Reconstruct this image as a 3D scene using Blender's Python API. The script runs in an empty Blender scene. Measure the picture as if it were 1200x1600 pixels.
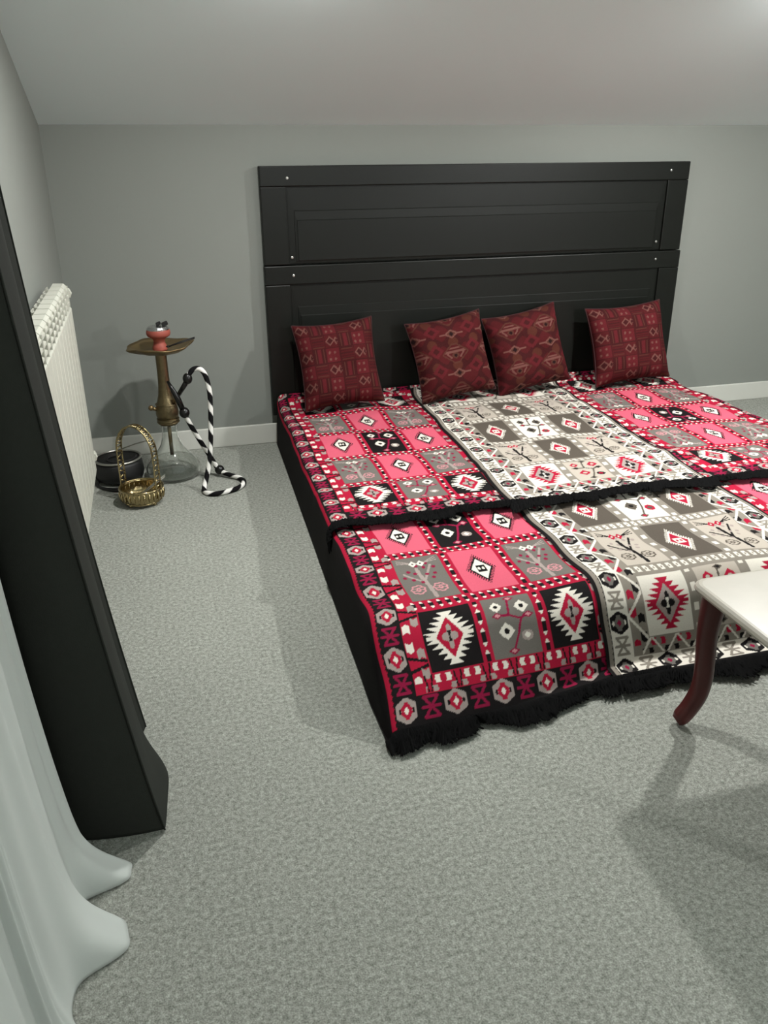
import bpy, bmesh, math, random
import numpy as np
from mathutils import Vector, Matrix

random.seed(7); RNG = np.random.default_rng(7)
SC = bpy.context.scene
COL = SC.collection
PI = math.pi

# ------------------------------------------------------------------ camera
EYE = 1.35
FPX = 1294.684
A = np.array([[0.96491308, -0.11070663, 0.23808989],
              [-0.26250328, -0.38636462, 0.8842027],
              [-0.00589759, -0.91567812, -0.40186913]])
cam_d = bpy.data.cameras.new('camera')
cam_d.sensor_fit = 'VERTICAL'; cam_d.sensor_height = 36.0
cam_d.lens = 36.0 * FPX / 1600.0
cam_d.clip_start = 0.02
cam = bpy.data.objects.new('camera', cam_d); COL.objects.link(cam)
r, u, b = A[:, 0], -A[:, 1], -A[:, 2]
cam.matrix_world = Matrix(((r[0], u[0], b[0], 0), (r[1], u[1], b[1], 0), (r[2], u[2], b[2], EYE), (0, 0, 0, 1)))
SC.camera = cam

# ------------------------------------------------------------------ light and exposure
SC.view_settings.view_transform = 'Standard'
SC.view_settings.look = 'None'
SC.view_settings.gamma = 1.0
SC.view_settings.use_curve_mapping = False
SC.view_settings.exposure = 0.0
w = bpy.data.worlds.new('night'); SC.world = w; w.use_nodes = True
w.node_tree.nodes['Background'].inputs[0].default_value = (0.02, 0.022, 0.025, 1)
w.node_tree.nodes['Background'].inputs[1].default_value = 0.3
# ceiling lamps: (x, y, drop below the slope, emission strength); built in ceiling_lamp()
# (x, y, drop below the slope, emission strength, recessed?, label)
LAMPS = [(2.40, 2.58, 0.0, 2450, True, 'recessed round ceiling lamp above the right half of the bed'),
         (0.52, 2.60, 0.0, 1350, True, 'recessed round ceiling lamp above the left half of the bed'),
         (3.30, -1.30, 0.55, 1050, False, 'plain hanging lamp on the far right side of the room'),
         (0.90, -1.50, 0.55, 130, False, 'added fill lamp hanging unseen behind the viewer near the curtains')]  # last one is an added fill lamp, evens the light on ceiling and walls
LAMP_RGB = (1.0, 1.0, 0.985)

# ------------------------------------------------------------------ helpers
def lin(c):
    c = np.asarray(c, float) / 255.0
    return np.where(c <= 0.04045, c / 12.92, ((c + 0.055) / 1.055) ** 2.4)

def mat(name, rgb, rough=0.6, metal=0.0, noise=0.0, nscale=20.0, bump=0.0, bscale=60.0, spec=0.5, trans=0.0, ior=1.45, sheen=0.0):
    m = bpy.data.materials.new(name); m.use_nodes = True
    nt = m.node_tree; p = nt.nodes['Principled BSDF']
    c = tuple(lin(rgb)) + (1,)
    p.inputs['Base Color'].default_value = c
    p.inputs['Roughness'].default_value = rough
    p.inputs['Metallic'].default_value = metal
    p.inputs['Specular IOR Level'].default_value = spec
    p.inputs['Transmission Weight'].default_value = trans
    p.inputs['IOR'].default_value = ior
    if sheen: p.inputs['Sheen Weight'].default_value = sheen
    tc = nt.nodes.new('ShaderNodeTexCoord')
    if noise > 0:
        n = nt.nodes.new('ShaderNodeTexNoise'); n.inputs['Scale'].default_value = nscale; n.inputs['Detail'].default_value = 4
        nt.links.new(tc.outputs['Object'], n.inputs['Vector'])
        mx = nt.nodes.new('ShaderNodeMix'); mx.data_type = 'RGBA'
        mx.inputs[6].default_value = tuple(np.clip(lin(rgb) * (1 - noise), 0, 1)) + (1,)
        mx.inputs[7].default_value = tuple(np.clip(lin(rgb) * (1 + noise), 0, 1)) + (1,)
        nt.links.new(n.outputs['Fac'], mx.inputs[0]); nt.links.new(mx.outputs[2], p.inputs['Base Color'])
    if bump > 0:
        n2 = nt.nodes.new('ShaderNodeTexNoise'); n2.inputs['Scale'].default_value = bscale; n2.inputs['Detail'].default_value = 3
        nt.links.new(tc.outputs['Object'], n2.inputs['Vector'])
        bp = nt.nodes.new('ShaderNodeBump'); bp.inputs['Strength'].default_value = bump; bp.inputs['Distance'].default_value = 0.004
        nt.links.new(n2.outputs['Fac'], bp.inputs['Height']); nt.links.new(bp.outputs['Normal'], p.inputs['Normal'])
    return m

def attr_mat(name, rough=0.9, bump=0.35, bscale=420.0, var=0.12):
    """woven cloth: the dyed yarn colours come from the mesh attribute 'dye'"""
    m = bpy.data.materials.new(name); m.use_nodes = True
    nt = m.node_tree; p = nt.nodes['Principled BSDF']
    at = nt.nodes.new('ShaderNodeAttribute'); at.attribute_name = 'dye'
    tc = nt.nodes.new('ShaderNodeTexCoord')
    n = nt.nodes.new('ShaderNodeTexNoise'); n.inputs['Scale'].default_value = bscale; n.inputs['Detail'].default_value = 2
    nt.links.new(tc.outputs['Object'], n.inputs['Vector'])
    mr = nt.nodes.new('ShaderNodeMapRange'); mr.inputs[3].default_value = 1 - var; mr.inputs[4].default_value = 1 + var
    nt.links.new(n.outputs['Fac'], mr.inputs[0])
    mx = nt.nodes.new('ShaderNodeMix'); mx.data_type = 'RGBA'; mx.blend_type = 'MULTIPLY'; mx.inputs[0].default_value = 1
    nt.links.new(at.outputs['Color'], mx.inputs[6]); nt.links.new(mr.outputs[0], mx.inputs[7])
    nt.links.new(mx.outputs[2], p.inputs['Base Color'])
    p.inputs['Roughness'].default_value = rough; p.inputs['Specular IOR Level'].default_value = 0.12
    bp = nt.nodes.new('ShaderNodeBump'); bp.inputs['Strength'].default_value = bump; bp.inputs['Distance'].default_value = 0.002
    nt.links.new(n.outputs['Fac'], bp.inputs['Height']); nt.links.new(bp.outputs['Normal'], p.inputs['Normal'])
    return m

def emat(name, rgb, s):
    m = bpy.data.materials.new(name); m.use_nodes = True
    nt = m.node_tree; nt.nodes.remove(nt.nodes['Principled BSDF'])
    e = nt.nodes.new('ShaderNodeEmission'); e.inputs[0].default_value = (*rgb, 1); e.inputs[1].default_value = s
    nt.links.new(e.outputs[0], nt.nodes['Material Output'].inputs[0]); return m

def tag(o, label=None, cat=None, group=None, kind=None):
    if label: o['label'] = label
    if cat: o['category'] = cat
    if group: o['group'] = group
    if kind: o['kind'] = kind
    return o

def empty(name, loc=(0, 0, 0), rz=0.0):
    o = bpy.data.objects.new(name, None); COL.objects.link(o); o.empty_display_size = 0.05
    o.location = loc; o.rotation_euler = (0, 0, rz); return o

def link(name, me, m, parent=None, smooth=False):
    if m is not None and len(me.materials) == 0: me.materials.append(m)
    if smooth: me.polygons.foreach_set('use_smooth', np.ones(len(me.polygons), bool))
    o = bpy.data.objects.new(name, me); COL.objects.link(o)
    if parent: o.parent = parent
    return o

def obj(name, bm, m, parent=None, smooth=False):
    bmesh.ops.recalc_face_normals(bm, faces=bm.faces)
    me = bpy.data.meshes.new(name); bm.to_mesh(me); bm.free()
    return link(name, me, m, parent, smooth)

def box(bm, x0, x1, y0, y1, z0, z1, bev=0.0, seg=2):
    mtx = Matrix.Translation(((x0 + x1) / 2, (y0 + y1) / 2, (z0 + z1) / 2)) @ Matrix.Diagonal((x1 - x0, y1 - y0, z1 - z0, 1))
    g = bmesh.ops.create_cube(bm, size=1.0, matrix=mtx)
    if bev > 0:
        es = list({e for v in g['verts'] for e in v.link_edges})
        bmesh.ops.bevel(bm, geom=es, offset=bev, segments=seg, affect='EDGES', profile=0.5)

def prism(bm, pts, vec):
    """extrude polygon pts (3-D) along vec"""
    a = [bm.verts.new(p) for p in pts]; v = Vector(vec)
    c = [bm.verts.new(Vector(p) + v) for p in pts]
    n = len(pts)
    bm.faces.new(a); bm.faces.new(c[::-1])
    for i in range(n): bm.faces.new((a[i], c[i], c[(i + 1) % n], a[(i + 1) % n]))

def lathe(bm, prof, n=32, cx=0, cy=0, close=True, fn=None):
    rings = []
    for (rr, z) in prof:
        ring = []
        for k in range(n):
            t = 2 * PI * k / n
            q = rr if fn is None else rr * fn(t, z)
            ring.append(bm.verts.new((cx + q * math.cos(t), cy + q * math.sin(t), z)))
        rings.append(ring)
    for i in range(len(rings) - 1):
        for k in range(n):
            bm.faces.new((rings[i][k], rings[i][(k + 1) % n], rings[i + 1][(k + 1) % n], rings[i + 1][k]))
    if close:
        bm.faces.new(rings[0][::-1]); bm.faces.new(rings[-1])
    return rings

def spline(pts, n):
    """Catmull-Rom through pts, n samples"""
    P = np.asarray(pts, float); m = len(P)
    t = np.linspace(0, m - 1 - 1e-9, n); i = t.astype(int); f = (t - i)[:, None]
    p0 = P[np.maximum(i - 1, 0)]; p1 = P[i]; p2 = P[np.minimum(i + 1, m - 1)]; p3 = P[np.minimum(i + 2, m - 1)]
    return 0.5 * ((2 * p1) + (-p0 + p2) * f + (2 * p0 - 5 * p1 + 4 * p2 - p3) * f ** 2 + (-p0 + 3 * p1 - 3 * p2 + p3) * f ** 3)

def tube(bm, path, rad, n=10, cap=True, flat=None):
    P = [Vector(p) for p in path]; m = len(P)
    rads = rad if hasattr(rad, '__len__') else [rad] * m
    T = [(P[min(i + 1, m - 1)] - P[max(i - 1, 0)]).normalized() for i in range(m)]
    ref = Vector((0, 0, 1)) if abs(T[0].z) < 0.9 else Vector((1, 0, 0))
    N = (ref - T[0] * ref.dot(T[0])).normalized()
    rings = []
    for i in range(m):
        N = (N - T[i] * N.dot(T[i])).normalized(); B = T[i].cross(N)
        ring = []
        for k in range(n):
            a = 2 * PI * k / n
            ring.append(bm.verts.new(P[i] + (N * math.cos(a) * (flat or 1.0) + B * math.sin(a)) * rads[i]))
        rings.append(ring)
    for i in range(m - 1):
        for k in range(n):
            bm.faces.new((rings[i][k], rings[i][(k + 1) % n], rings[i + 1][(k + 1) % n], rings[i + 1][k]))
    if cap: bm.faces.new(rings[0][::-1]); bm.faces.new(rings[-1])
    return rings

def ball(bm, c, rx, ry=None, rz=None, useg=16, vseg=10, rot=None):
    ry = ry or rx; rz = rz or rx
    mtx = Matrix.Translation(c) @ (rot or Matrix.Identity(4)) @ Matrix.Diagonal((rx, ry, rz, 1))
    bmesh.ops.create_uvsphere(bm, u_segments=useg, v_segments=vseg, radius=1.0, matrix=mtx)

def grid_mesh(name, P, colors=None):
    """P: (ny, nx, 3) array -> mesh; colors (ny, nx, 3) linear -> attribute 'dye'"""
    ny, nx = P.shape[:2]
    idx = np.arange(ny * nx).reshape(ny, nx)
    q = np.stack([idx[:-1, :-1], idx[:-1, 1:], idx[1:, 1:], idx[1:, :-1]], -1).reshape(-1, 4)
    me = bpy.data.meshes.new(name)
    me.vertices.add(ny * nx); me.vertices.foreach_set('co', P.reshape(-1).astype(np.float32))
    me.loops.add(q.size); me.loops.foreach_set('vertex_index', q.reshape(-1).astype(np.int32))
    me.polygons.add(len(q)); me.polygons.foreach_set('loop_start', np.arange(0, q.size, 4, dtype=np.int32))
    me.update(calc_edges=True)
    me.polygons.foreach_set('use_smooth', np.ones(len(q), bool))
    if colors is not None:
        at = me.attributes.new('dye', 'FLOAT_COLOR', 'POINT')
        c4 = np.concatenate([colors.reshape(-1, 3), np.ones((ny * nx, 1))], 1)
        at.data.foreach_set('color', c4.reshape(-1).astype(np.float32))
    me.update(); return me

def vnoise(x, y, seed, scale):
    """smooth value noise in [-1, 1]"""
    g = np.random.default_rng(seed).uniform(-1, 1, (64, 64))
    X = np.asarray(x) / scale + 20.37; Y = np.asarray(y) / scale + 20.71
    i = np.floor(X).astype(int); j = np.floor(Y).astype(int); fx = X - i; fy = Y - j
    fx = fx * fx * (3 - 2 * fx); fy = fy * fy * (3 - 2 * fy)
    G = lambda a, b_: g[a % 64, b_ % 64]
    return (G(i, j) * (1 - fx) + G(i + 1, j) * fx) * (1 - fy) + (G(i, j + 1) * (1 - fx) + G(i + 1, j + 1) * fx) * fy

# ------------------------------------------------------------------ materials
M = {}
M['wall'] = mat('wall paint grey', (123, 126, 120), 0.75, noise=0.02, nscale=3, bump=0.05, bscale=150, spec=0.3)
M['ceil'] = mat('ceiling paint light grey', (226, 238, 238), 0.7, noise=0.02, nscale=2, bump=0.03, bscale=150, spec=0.3)
M['white_trim'] = mat('white skirting', (190, 190, 182), 0.45)
M['rad'] = mat('radiator enamel', (184, 184, 172), 0.4)
M['black_wood'] = mat('black stained wood', (13, 15, 11), 0.42, noise=0.15, nscale=8, bump=0.04, bscale=40, spec=0.32)
M['screw'] = mat('screw steel', (190, 190, 185), 0.3, metal=0.9)
M['black_cloth'] = mat('black cloth', (13, 13, 12), 0.95, noise=0.2, nscale=60, bump=0.4, bscale=300, spec=0.1)
M['fringe'] = mat('black fringe yarn', (10, 10, 10), 0.95, spec=0.1)
M['curtain'] = mat('dark curtain cloth', (40, 42, 38), 0.9, noise=0.08, nscale=90, bump=0.15, bscale=500, spec=0.15)
M['brass'] = mat('aged brass', (126, 112, 84), 0.36, metal=0.95, noise=0.25, nscale=60, bump=0.25, bscale=130)
M['brass_bright'] = mat('polished brass', (166, 150, 112), 0.22, metal=1.0, noise=0.25, nscale=80, bump=0.3, bscale=110)
M['brass_dull'] = mat('dull brass', (128, 110, 78), 0.42, metal=0.85, noise=0.2, nscale=40)
M['clay'] = mat('red clay', (146, 72, 60), 0.6, noise=0.1, nscale=60)
M['foil'] = mat('foil', (205, 205, 205), 0.22, metal=1.0, bump=0.6, bscale=90)
M['black_gloss'] = mat('black lacquer', (14, 13, 12), 0.3)
M['black_plastic'] = mat('black plastic', (12, 12, 11), 0.55)
M['steel'] = mat('steel', (170, 168, 160), 0.3, metal=0.9)
M['coal'] = mat('charcoal', (26, 25, 24), 0.9)
M['tabletop'] = mat('white marble', (174, 168, 156), 0.3, noise=0.12, nscale=9)
M['mahogany'] = mat('mahogany', (74, 28, 26), 0.35, noise=0.2, nscale=14)
M['lampwhite'] = mat('lamp white', (230, 230, 226), 0.5)
M['glass'] = mat('clear glass', (250, 252, 250), 0.03, trans=1.0, ior=1.45)
M['rug'] = attr_mat('woven rug')
M['cushion'] = attr_mat('woven cushion', bscale=300, var=0.25)
M['hose'] = attr_mat('striped hose', bscale=600)

def sheer_mat():
    m = bpy.data.materials.new('white sheer curtain'); m.use_nodes = True
    nt = m.node_tree; p = nt.nodes['Principled BSDF']
    p.inputs['Base Color'].default_value = (*lin((206, 211, 206)), 1); p.inputs['Roughness'].default_value = 0.8
    tr = nt.nodes.new('ShaderNodeBsdfTranslucent'); tr.inputs[0].default_value = (*lin((206, 211, 206)), 1)
    mx = nt.nodes.new('ShaderNodeMixShader'); mx.inputs[0].default_value = 0.35
    nt.links.new(p.outputs[0], mx.inputs[1]); nt.links.new(tr.outputs[0], mx.inputs[2])
    nt.links.new(mx.outputs[0], nt.nodes['Material Output'].inputs[0]); return m
M['sheer'] = sheer_mat()

def carpet_mat():
    m = bpy.data.materials.new('grey carpet'); m.use_nodes = True
    nt = m.node_tree; p = nt.nodes['Principled BSDF']; L = nt.links
    tc = nt.nodes.new('ShaderNodeTexCoord')
    def noise(scale, detail, rough=0.6):
        n = nt.nodes.new('ShaderNodeTexNoise'); n.inputs['Scale'].default_value = scale
        n.inputs['Detail'].default_value = detail; n.inputs['Roughness'].default_value = rough
        L.new(tc.outputs['Object'], n.inputs['Vector']); return n
    n1 = noise(95, 3, 0.7); n2 = noise(300, 2); n3 = noise(2.2, 2)
    cr = nt.nodes.new('ShaderNodeValToRGB')
    e = cr.color_ramp.elements
    e[0].position = 0.34; e[0].color = (*lin((98, 100, 93)), 1)
    e[1].position = 0.66; e[1].color = (*lin((174, 176, 167)), 1)
    mid = cr.color_ramp.elements.new(0.5); mid.color = (*lin((138, 140, 132)), 1)
    add = nt.nodes.new('ShaderNodeMath'); add.operation = 'MULTIPLY_ADD'; add.inputs[1].default_value = 0.45
    L.new(n2.outputs['Fac'], add.inputs[0])
    sc = nt.nodes.new('ShaderNodeMath'); sc.operation = 'MULTIPLY'; sc.inputs[1].default_value = 0.55
    L.new(n1.outputs['Fac'], sc.inputs[0]); L.new(sc.outputs[0], add.inputs[2])
    L.new(add.outputs[0], cr.inputs[0])
    mr = nt.nodes.new('ShaderNodeMapRange'); mr.inputs[3].default_value = 0.92; mr.inputs[4].default_value = 1.08
    L.new(n3.outputs['Fac'], mr.inputs[0])
    mx = nt.nodes.new('ShaderNodeMix'); mx.data_type = 'RGBA'; mx.blend_type = 'MULTIPLY'; mx.inputs[0].default_value = 1
    L.new(cr.outputs[0], mx.inputs[6]); L.new(mr.outputs[0], mx.inputs[7]); L.new(mx.outputs[2], p.inputs['Base Color'])
    p.inputs['Roughness'].default_value = 0.95; p.inputs['Specular IOR Level'].default_value = 0.1
    bp = nt.nodes.new('ShaderNodeBump'); bp.inputs['Strength'].default_value = 0.5; bp.inputs['Distance'].default_value = 0.004
    L.new(n2.outputs['Fac'], bp.inputs['Height']); L.new(bp.outputs['Normal'], p.inputs['Normal'])
    return m
M['carpet'] = carpet_mat()

# ------------------------------------------------------------------ the room
XL, XR, YB, YF = -0.3825, 4.6, 3.973, -3.4
KNEE, TAN = 1.447, 0.36
YRIDGE = 0.2
ZR = KNEE + TAN * (YB - YRIDGE)
TH = 0.12
def ceil_z(y): return KNEE + TAN * (YB - y) if y > YRIDGE else ZR - 0.36 * (YRIDGE - y)

def struct(name, bm, m, label, cat='room'):
    o = obj(name, bm, m); return tag(o, label, cat, kind='structure')

bm = bmesh.new(); box(bm, XL - TH, XR + TH, YF - TH, YB + TH, -0.1, 0); struct('floor', bm, M['carpet'], 'mottled grey carpet covering the floor', 'floor')
bm = bmesh.new(); box(bm, XL - TH, XR + TH, YB, YB + TH, 0, KNEE); struct('wall_back', bm, M['wall'], 'low grey wall behind the black headboard', 'wall')
for nm, x, s, lab in (('wall_left', XL, -1, 'grey wall behind the curtains and radiator'), ('wall_right', XR, 1, 'grey side wall of the attic room on the right')):
    bm = bmesh.new()
    prism(bm, [(x, YB, 0), (x, YB, KNEE), (x, YRIDGE, ZR), (x, YF, ceil_z(YF)), (x, YF, 0)], (s * TH, 0, 0))
    struct(nm, bm, M['wall'], lab, 'wall')
bm = bmesh.new(); box(bm, XL - TH, XR + TH, YF - TH, YF, 0, ceil_z(YF)); struct('wall_front', bm, M['wall'], 'grey wall of the attic room behind the viewer', 'wall')
bm = bmesh.new()
prism(bm, [(XL - TH, YB + TH, KNEE - TAN * TH), (XL - TH, YRIDGE, ZR), (XL - TH, YF - TH, ceil_z(YF - TH)),
           (XL - TH, YF - TH, ceil_z(YF - TH) + 0.15), (XL - TH, YRIDGE, ZR + 0.15), (XL - TH, YB + TH, KNEE - TAN * TH + 0.15)], (XR - XL + 2 * TH, 0, 0))
struct('ceiling', bm, M['ceil'], 'light grey sloping attic ceiling above the bed', 'ceiling')
bm = bmesh.new(); box(bm, XL, XR, YB - 0.014, YB, 0, 0.1, 0.004, 2); struct('baseboard_back', bm, M['white_trim'], 'white baseboard along the wall behind the bed', 'baseboard')
bm = bmesh.new(); box(bm, XL, XL + 0.014, YF, YB - 0.014, 0, 0.1, 0.004, 2); struct('baseboard_left', bm, M['white_trim'], 'white baseboard along the wall under the radiator', 'baseboard')
bm = bmesh.new(); box(bm, XR - 0.014, XR, YF, YB - 0.014, 0, 0.1, 0.004, 2); struct('baseboard_right', bm, M['white_trim'], 'white baseboard along the far right wall', 'baseboard')

def ceiling_lamp(x, y, drop, s, recessed, label):
    zc = ceil_z(y); glow = emat('bulb glow', LAMP_RGB, s)
    root = tag(empty('ceiling_lamp', (x, y, zc)), label, 'lamp')
    if recessed:      # a flat spot set in a white ring, its glowing face looking straight down
        bm = bmesh.new(); lathe(bm, [(0.052, -0.020), (0.060, -0.024), (0.066, -0.018), (0.066, 0.03), (0.052, 0.03)], 32, close=False); obj('bezel', bm, M['lampwhite'], root, True)
        bm = bmesh.new(); ring = [bm.verts.new((0.052 * math.cos(-t), 0.052 * math.sin(-t), -0.017)) for t in np.linspace(0, 2 * PI, 25)[:-1]]
        top = [bm.verts.new((v.co.x, v.co.y, 0.02)) for v in ring]
        f = bm.faces.new(ring); f.material_index = 1
        bm.faces.new(top[::-1])
        for k in range(24): bm.faces.new((ring[k], top[k], top[(k + 1) % 24], ring[(k + 1) % 24]))
        o = obj('bulb', bm, M['lampwhite'], root); o.data.materials.append(glow)
        return
    bm = bmesh.new(); lathe(bm, [(0.05, -0.025), (0.055, -0.01), (0.055, 0.02)], 24); obj('canopy', bm, M['lampwhite'], root)
    bm = bmesh.new(); tube(bm, [(0, 0, -0.02), (0, 0, -drop - 0.012)], 0.012, 10); obj('stem', bm, M['lampwhite'], root)
    bm = bmesh.new(); bmesh.ops.create_icosphere(bm, subdivisions=2, radius=0.06, matrix=Matrix.Translation((0, 0, -drop - 0.065)))
    obj('bulb', bm, glow, root, True)
for l in LAMPS: ceiling_lamp(*l)

# ------------------------------------------------------------------ bed base
TOP = 0.205
def base_left(y): return 0.462 + 0.036 * (y - 1.79)
bm = bmesh.new()
prism(bm, [(base_left(1.90), 1.90, 0), (2.585, 1.90, 0), (2.63, 3.92, 0), (base_left(3.92), 3.92, 0)], (0, 0, TOP - 0.028))
bmesh.ops.bevel(bm, geom=[e for e in bm.edges if all(v.co.z > 0.1 for v in e.verts)], offset=0.035, segments=4, affect='EDGES', profile=0.5)
tag(obj('mattress', bm, M['black_cloth'], None, True), 'low wide black mattress lying on the carpet under the six patterned rugs', 'mattress')

# ------------------------------------------------------------------ rug patterns
RED = lin((154, 19, 48)); PINK = lin((190, 84, 102)); GREY = lin((100, 96, 90)); BLACK = lin((19, 16, 16))
WHITE = lin((208, 202, 190)); LGREY = lin((146, 134, 128)); TAUPE = lin((126, 119, 109)); DTAUPE = lin((80, 73, 65)); PALE = lin((168, 159, 147)); ROSE = lin((180, 124, 128)); PLUM = lin((126, 17, 53))

def seg(a, b_, p, q, wd, asp=1.0):
    """distance mask to segment p-q, asp scales b"""
    ax, ay = p[0], p[1] * asp; bx, by = q[0], q[1] * asp
    dx, dy = bx - ax, by - ay; l2 = dx * dx + dy * dy + 1e-12
    t = np.clip(((a - ax) * dx + (b_ * asp - ay) * dy) / l2, 0, 1)
    return (a - ax - t * dx) ** 2 + (b_ * asp - ay - t * dy) ** 2 < wd * wd
def ell(a, b_, c, ra, rb): return ((a - c[0]) / ra) ** 2 + ((b_ - c[1]) / rb) ** 2 < 1
def dia(a, b_, c, ra, rb): return np.abs((a - c[0]) / ra) + np.abs((b_ - c[1]) / rb) < 1

def medallion(a, b_, P):
    bg, teeth, mid, flower, core = P
    out = np.empty(a.shape + (3,)); out[:] = bg
    n = 5; B = np.abs(b_) / 0.86; k = np.floor(B * n); f = B * n - k
    inner = 0.62 * (1 - (k + 0.0) / n) ** 0.9 * 0.95; outer = 0.86 * (1 - (k + 0.15) / n) ** 0.9 + 0.12
    wdt = inner + (outer - inner) * np.maximum(f - 0.15, 0) / 0.85
    out[(B < 1) & (np.abs(a) < wdt)] = teeth
    out[(np.abs(b_) < 0.055) & (np.abs(a) < 0.9)] = teeth
    out[dia(a, b_, (0, 0), 0.52, 0.66)] = mid
    t = np.arctan2(b_ / 1.3, a); r_ = np.hypot(a, b_ / 1.3)
    out[(r_ < 0.15 + 0.16 * np.abs(np.cos(2 * t)) ** 2)] = flower
    out[(np.abs(b_) < 0.17) & (np.abs(a) < 0.02 + 0.35 * np.abs(b_))] = core
    return out

def tree(a, b_, P):
    bg, trunk, berry, leaf, eye, dot, leafin = P
    out = np.empty(a.shape + (3,)); out[:] = bg; asp = 1.45
    for cx in (-0.5, 0.42):
        s = np.sign(cx)
        for q in range(7):
            an = q * 2 * PI / 7 + .3; c = (cx + .17 * math.cos(an), -0.56 + .115 * math.sin(an))
            out[ell(a, b_, c, .15, .075)] = leaf
        for q in range(7):
            an = q * 2 * PI / 7 + .3; c = (cx + .17 * math.cos(an), -0.56 + .115 * math.sin(an))
            out[ell(a, b_, c, .085, .035)] = leafin
    out[seg(a, b_, (0.05, -0.9), (-0.12, 0.4), 0.085, asp)] = trunk
    out[seg(a, b_, (0.0, -0.35), (-0.72, 0.2), 0.05, asp)] = trunk
    out[seg(a, b_, (0.0, -0.2), (0.5, 0.52), 0.05, asp)] = trunk
    for p in ((-.75, .02), (-.5, .3), (-.45, -.12), (-.15, -.28), (-.25, .2), (.2, .45), (.35, .62), (.62, .42), (.55, .12), (.4, -.08), (.22, .12), (-.1, .55)):
        out[ell(a, b_, p, .085, .06)] = berry
    for sx in (-1, 1):
        for q in range(3): out[seg(a, b_, (sx * .25, .66), (sx * .85, .72 + .09 * q), 0.022, asp)] = trunk
    for cx in (-.2, .14):
        out[dia(a, b_, (cx, .64), .18, .14)] = eye
        out[ell(a, b_, (cx, .64), .045, .035)] = dot
    return out

def comb(a, b_, P):
    bg, fr, white, core = P
    out = np.empty(a.shape + (3,)); out[:] = bg
    d = np.abs(a) / .46 + np.abs(b_) / .52
    e = (a / .46 - b_ / .52); e2 = (a / .46 + b_ / .52)
    side = np.where(a * b_ > 0, e, e2)
    out[(d > 1) & (d < 1.42) & (np.sin(side * 26) > 0)] = fr
    out[d < 1.12] = fr
    out[d < 0.92] = white
    out[(np.abs(a) < .2) & (np.abs(b_) < .16) & (d < .8)] = core
    for cx in (-.09, .09): out[ell(a, b_, (cx, 0), .055, .06)] = white
    return out

def flower(a, b_, P):
    bg, stem, ring, eye, tip = P
    out = np.empty(a.shape + (3,)); out[:] = bg; asp = 1.5
    cv = [(.05, .92), (-.05, .5), (-.1, .25), (.35, .1), (.15, -.35), (-.1, -.75), (-.25, -.85)]
    for p, q in zip(cv[:-1], cv[1:]): out[seg(a, b_, p, q, 0.045, asp)] = stem
    out[seg(a, b_, (-.1, .25), (-.55, .28), 0.06, asp)] = stem
    out[seg(a, b_, (.35, .1), (.75, .25), 0.06, asp)] = stem
    for c, ra in (((-.52, .58), .2), ((.5, .52), .24), ((-.3, -.22), .26)):
        out[dia(a, b_, c, ra * 1.25, ra) | ell(a, b_, c, ra, ra * .75)] = ring
        out[ell(a, b_, c, ra * .42, ra * .32)] = eye
    for c in ((-.55, .27), (.68, .2), (.1, .88), (-.15, -.82)):
        out[dia(a, b_, c, .24, .11)] = stem
        out[dia(a, b_, c, .13, .065)] = tip
    out[ell(a, b_, (.5, -.42), .24, .16)] = LGREY if bg is not PALE and bg is not WHITE else tip
    out[dia(a, b_, (.5, -.42), .15, .1)] = ring
    return out

def hexa(a, b_, P):
    edge, inn, centre, gap = P   # returns (mask, colour)
    m = (np.abs(a) < 1) & (np.abs(b_) < 1 - .5 * np.abs(a))
    out = np.empty(a.shape + (3,)); out[:] = edge
    out[dia(a, b_, (0, 0), .75, .7) & (np.abs(np.abs(a) - np.abs(b_)) < .5)] = inn
    out[(np.abs(a) < .22) & (np.abs(b_) < .62)] = inn
    for s in (-1, 1): out[ell(a, b_, (s * .68, 0), .12, .2)] = gap
    out[dia(a, b_, (0, 0), .26, .32)] = centre
    return m, out
def bow(a, b_):
    m = np.zeros(a.shape, bool)
    for p, q in (((-.8, .9), (.8, .9)), ((-.8, -.9), (.8, -.9)), ((-.8, .9), (.8, -.9)), ((.8, .9), (-.8, -.9)), ((-1, 0), (1, 0))):
        m |= seg(a, b_, p, q, 0.15)
    return m

PU, PV = 0.182, 0.295
HU, HV = 0.0735, 0.124
B1, B2, B3, BE = 0.311, 0.373, 0.389, 0.43        # across: band end, border end, stripe end, cloth edge
HE, VE = 0.091, 0.566                            # end rows are shorter
E1, E2, E3, EE = 0.706, 0.770, 0.777, 0.790       # along

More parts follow.
